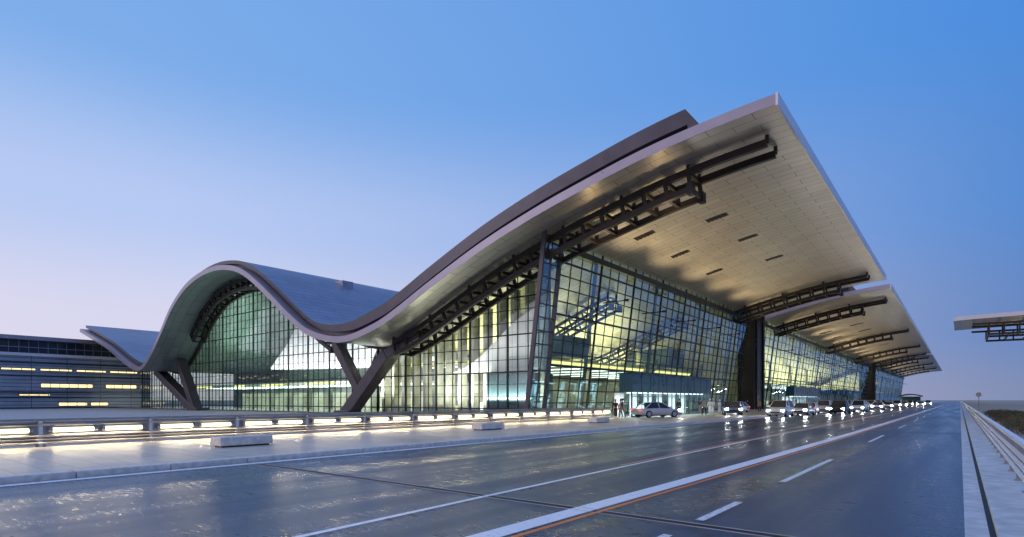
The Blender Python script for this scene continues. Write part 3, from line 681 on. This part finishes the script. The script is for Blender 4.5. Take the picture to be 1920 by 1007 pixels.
def person(style,top,bot,step=.15,arm=.1,label=''):
    V=[(0,0,.95),(0,0,1.12),(0,0,1.32),(0,0,1.46),(0,.01,1.54),(0,.02,1.66),(0,.01,1.75)]
    R=[(.15,.11),(.135,.10),(.155,.11),(.07,.07),(.052,.052),(.085,.10),(.055,.06)]
    E=[(i,i+1) for i in range(6)]
    for s,st in ((-1,step),(1,-step)):
        a=len(V); V+=[(s*.09,st*.1,.86),(s*.095,st*.7,.50),(s*.10,st*.9-.02,.10),(s*.10,st*.9+.12,.045)]; R+=[.088,.06,.042,.038]
        E+=[(0,a),(a,a+1),(a+1,a+2),(a+2,a+3)]
        a=len(V); V+=[(s*.19,0,1.41),(s*.24,-st*.4,1.14),(s*.25,-st*.4+arm,.90),(s*.25,-st*.4+arm+.03,.80)]; R+=[.055,.043,.03,(.02,.038)]
        E+=[(2,a),(a,a+1),(a+1,a+2),(a+2,a+3)]
        h=V[a+3]
        for fi in range(4):
            f=len(V); V+=[(h[0],h[1]-.03+fi*.02,h[2]-.05),(h[0]-s*.01,h[1]-.03+fi*.02,h[2]-.10+abs(fi-1.4)*.008)]; R+=[.009,.008]; E+=[(a+3,f),(f,f+1)]
        f=len(V); V+=[(h[0]-s*.02,h[1]+.045,h[2]+.0),(h[0]-s*.02,h[1]+.05,h[2]-.04)]; R+=[.01,.009]; E+=[(a+3,f),(f,f+1)]
    body=skinned('person',V,E,R,skin)
    skinned('hair',[(0,-.015,1.70),(0,-.02,1.77),(0,-.05,1.66)],[(0,1),(0,2)],[(.09,.095),(.07,.075),(.075,.07)],hair if style!='robe' else cloth[top],body)
    b=B(); b.cyl((0,.11,1.665),(0,.138,1.65),.014,6,.010); b.obj('nose',skin,body)
    V=[(0,0,.98),(0,0,1.14),(0,0,1.33),(0,0,1.43)]; R=[(.17,.13),(.15,.118),(.17,.125),(.09,.08)]; E=[(0,1),(1,2),(2,3)]
    for s,st in ((-1,step),(1,-step)):
        a=len(V); V+=[(s*.20,0,1.41),(s*.245,-st*.4,1.14),(s*.252,-st*.4+arm*.9,.93)]; R+=[.068,.056,.045]; E+=[(2,a),(a,a+1),(a+1,a+2)]
    skinned('shirt',V,E,R,cloth[top],body)
    if style=='robe':
        skinned('robe',[(0,0,1.05),(0,0,.7),(0,0,.35),(0,0,.10)],[(0,1),(1,2),(2,3)],[(.17,.13),(.19,.15),(.2,.18),(.21,.2)],cloth[top],body)
    else:
        V=[(0,0,.97)];R=[(.16,.125)];E=[]
        for s,st in ((-1,step),(1,-step)):
            a=len(V); V+=[(s*.092,st*.1,.85),(s*.097,st*.7,.50),(s*.102,st*.9-.02,.11)]; R+=[.10,.076,.06]; E+=[(0,a),(a,a+1),(a+1,a+2)]
        skinned('trousers',V,E,R,cloth[bot],body)
    body['label']=label; body['category']='person'; body['group']='people outside the entrance'
    return body
pp=[person('robe','white','white',.08,.03,'person in long white robe standing on pavement'),
    person('robe','black','black',.05,.05,'person in long black robe standing on pavement'),
    person('trouser','navy','grey',.28,.12,'person in navy shirt and grey trousers walking on pavement'),
    person('trouser','tan','black',.2,.1,'person in tan shirt and black trousers walking on pavement')]
pos=[(0,-23.0,66.5,.3),(1,-22.4,55.6,2.8),(2,-23.9,46.2,1.8),(3,-21.4,60,.9),(0,-23.2,68,2.9),(0,-22.6,68.6,1.2),(2,-22.9,72,3),(1,-22.6,80,2.5),(3,-21.6,82,.4),(2,-21,88,3.1),(0,-20,95,.2),(3,-19.5,104,3.1),(1,-20.5,84,1),(2,-23.2,57.5,1.4),(3,-24.4,46.8,2.2),(1,-25.0,47.0,.4),(2,-22.9,63,.4)]
first=set()
for k,x,y,rz in pos:
    if k not in first: first.add(k); pp[k].location=(x,y,.15); pp[k].rotation_euler=(0,0,rz)
    else: copy_thing(pp[k],(x,y,.15),rz,(random.uniform(.95,1.03),)*3)

# ---------------------------------------------------------------- sign, shrubs
sg=empty('road_sign',(1.9,95,0),'round road sign on a slim grey pole','road sign')
b=B(); b.cyl((1.9,95,-.03),(1.9,95,2.8),.035,8); b.obj('pole',M['rail'],sg)
b=B(); b.cyl((1.9,94.93,2.5),(1.9,94.96,2.5),.30,24); b.obj('sign_plate',M['rail'],sg)
def shrub(m):
    b=B()
    rn=random.Random(3)
    tr=B()
    for i in range(6):
        a=i*1.05; tr.cyl((0,0,0),(.45*math.cos(a),.45*math.sin(a),.45),.03,5,.012)
    o=tr.obj('shrub',M['bark'])
    for i in range(1100):
        a=rn.random()*6.283; rr=rn.random()**.5*.9*(1+.25*math.sin(3*a)); z=.05+rn.random()*.75*(1-.5*rr)
        c=Vector((rr*math.cos(a),rr*math.sin(a),z)); u=Vector((rn.uniform(-1,1),rn.uniform(-1,1),rn.uniform(-1,1))).normalized()*.045; v=u.cross(Vector((rn.uniform(-1,1),rn.uniform(-1,1),rn.uniform(-1,1)))).normalized()*.026
        b.quad(c-u,c-v,c+u,c+v)
    b.obj('foliage',m,o); return o
sh=[shrub(M['leaf']),shrub(M['leafr'])]
n=0
for i in range(40):
    k=i%2; loc=(3.2+(i%3)*.9+random.uniform(-.3,.3),24+i*1.8+random.uniform(-.5,.5),-.03)
    if n<2: o=sh[i]; o.location=loc
    else: o=copy_thing(sh[k],loc,random.random()*6,(random.uniform(.8,1.1),)*3)
    o['label']='low %s shrub on sandy ground'%('green' if k==0 else 'reddish'); o['category']='shrub'; o['group']='shrubs beyond the guard rail'; n+=1

# ---------------------------------------------------------------- world
W=D.worlds.new('World'); S.world=W; W.use_nodes=True; nt=W.node_tree; nt.nodes.clear(); L=nt.links.new
out=N(nt,'ShaderNodeOutputWorld'); bg=N(nt,'ShaderNodeBackground'); tc=N(nt,'ShaderNodeTexCoord'); sp=N(nt,'ShaderNodeSeparateXYZ'); L(tc.outputs['Generated'],sp.inputs[0])
def ramp(stops):
    r=N(nt,'ShaderNodeValToRGB'); r.color_ramp.interpolation='EASE'; e=r.color_ramp.elements
    e[0].position=stops[0][0]; e[0].color=(*stops[0][1],1); e[1].position=stops[-1][0]; e[1].color=(*stops[-1][1],1)
    for p,c in stops[1:-1]: x=e.new(p); x.color=(*c,1)
    L(sp.outputs['Z'],r.inputs[0]); return r
rl=ramp([(0,(.74,.65,.76)),(.12,(.66,.67,.86)),(.28,(.46,.58,.89)),(.48,(.21,.42,.82)),(1,(.14,.34,.8))])
rr=ramp([(0,(.20,.26,.45)),(.10,(.12,.23,.52)),(.28,(.085,.25,.64)),(.5,(.065,.26,.72)),(1,(.10,.3,.75))])
mr=N(nt,'ShaderNodeMapRange'); mr.inputs['From Min'].default_value=.1; mr.inputs['From Max'].default_value=-.9; L(sp.outputs['X'],mr.inputs['Value'])
mx=N(nt,'ShaderNodeMix',data_type='RGBA'); L(mr.outputs[0],mx.inputs[0]); L(rr.outputs[0],mx.inputs[6]); L(rl.outputs[0],mx.inputs[7])
mb=N(nt,'ShaderNodeMapRange',interpolation_type='SMOOTHSTEP'); mb.inputs['From Min'].default_value=0; mb.inputs['From Max'].default_value=-.8; mb.inputs['To Max'].default_value=.75; L(sp.outputs['Y'],mb.inputs['Value'])
m2=N(nt,'ShaderNodeMix',data_type='RGBA'); L(mb.outputs[0],m2.inputs[0]); L(mx.outputs[2],m2.inputs[6]); m2.inputs[7].default_value=(1.0,.88,1.02,1)
sky=N(nt,'ShaderNodeTexSky',sky_type='NISHITA'); sky.sun_disc=False; sky.sun_elevation=math.radians(1.0); sky.sun_rotation=math.radians(-90)
sc=N(nt,'ShaderNodeVectorMath',operation='SCALE'); sc.inputs['Scale'].default_value=.004; L(sky.outputs[0],sc.inputs[0])
ad=N(nt,'ShaderNodeVectorMath',operation='ADD'); L(m2.outputs[2],ad.inputs[0]); L(sc.outputs[0],ad.inputs[1])
L(ad.outputs[0],bg.inputs[0]); bg.inputs[1].default_value=1.0; L(bg.outputs[0],out.inputs[0])
sl=D.lights.new('sun','SUN'); sl.energy=.35; sl.angle=math.radians(20); sl.color=(1,.85,.82); so=D.objects.new('sun',sl); C.objects.link(so); so.rotation_euler=(math.radians(65),0,math.radians(-50))

# ---------------------------------------------------------------- camera
cam=D.cameras.new('camera'); co=D.objects.new('camera',cam); C.objects.link(co); S.camera=co
co.location=(0,0,1.8); co.rotation_euler=(math.radians(90),0,math.atan(840/1060)); cam.sensor_width=36; cam.sensor_fit='HORIZONTAL'; cam.lens=1060/1920*36; cam.shift_y=.1284; cam.clip_end=6000; cam.clip_start=.1
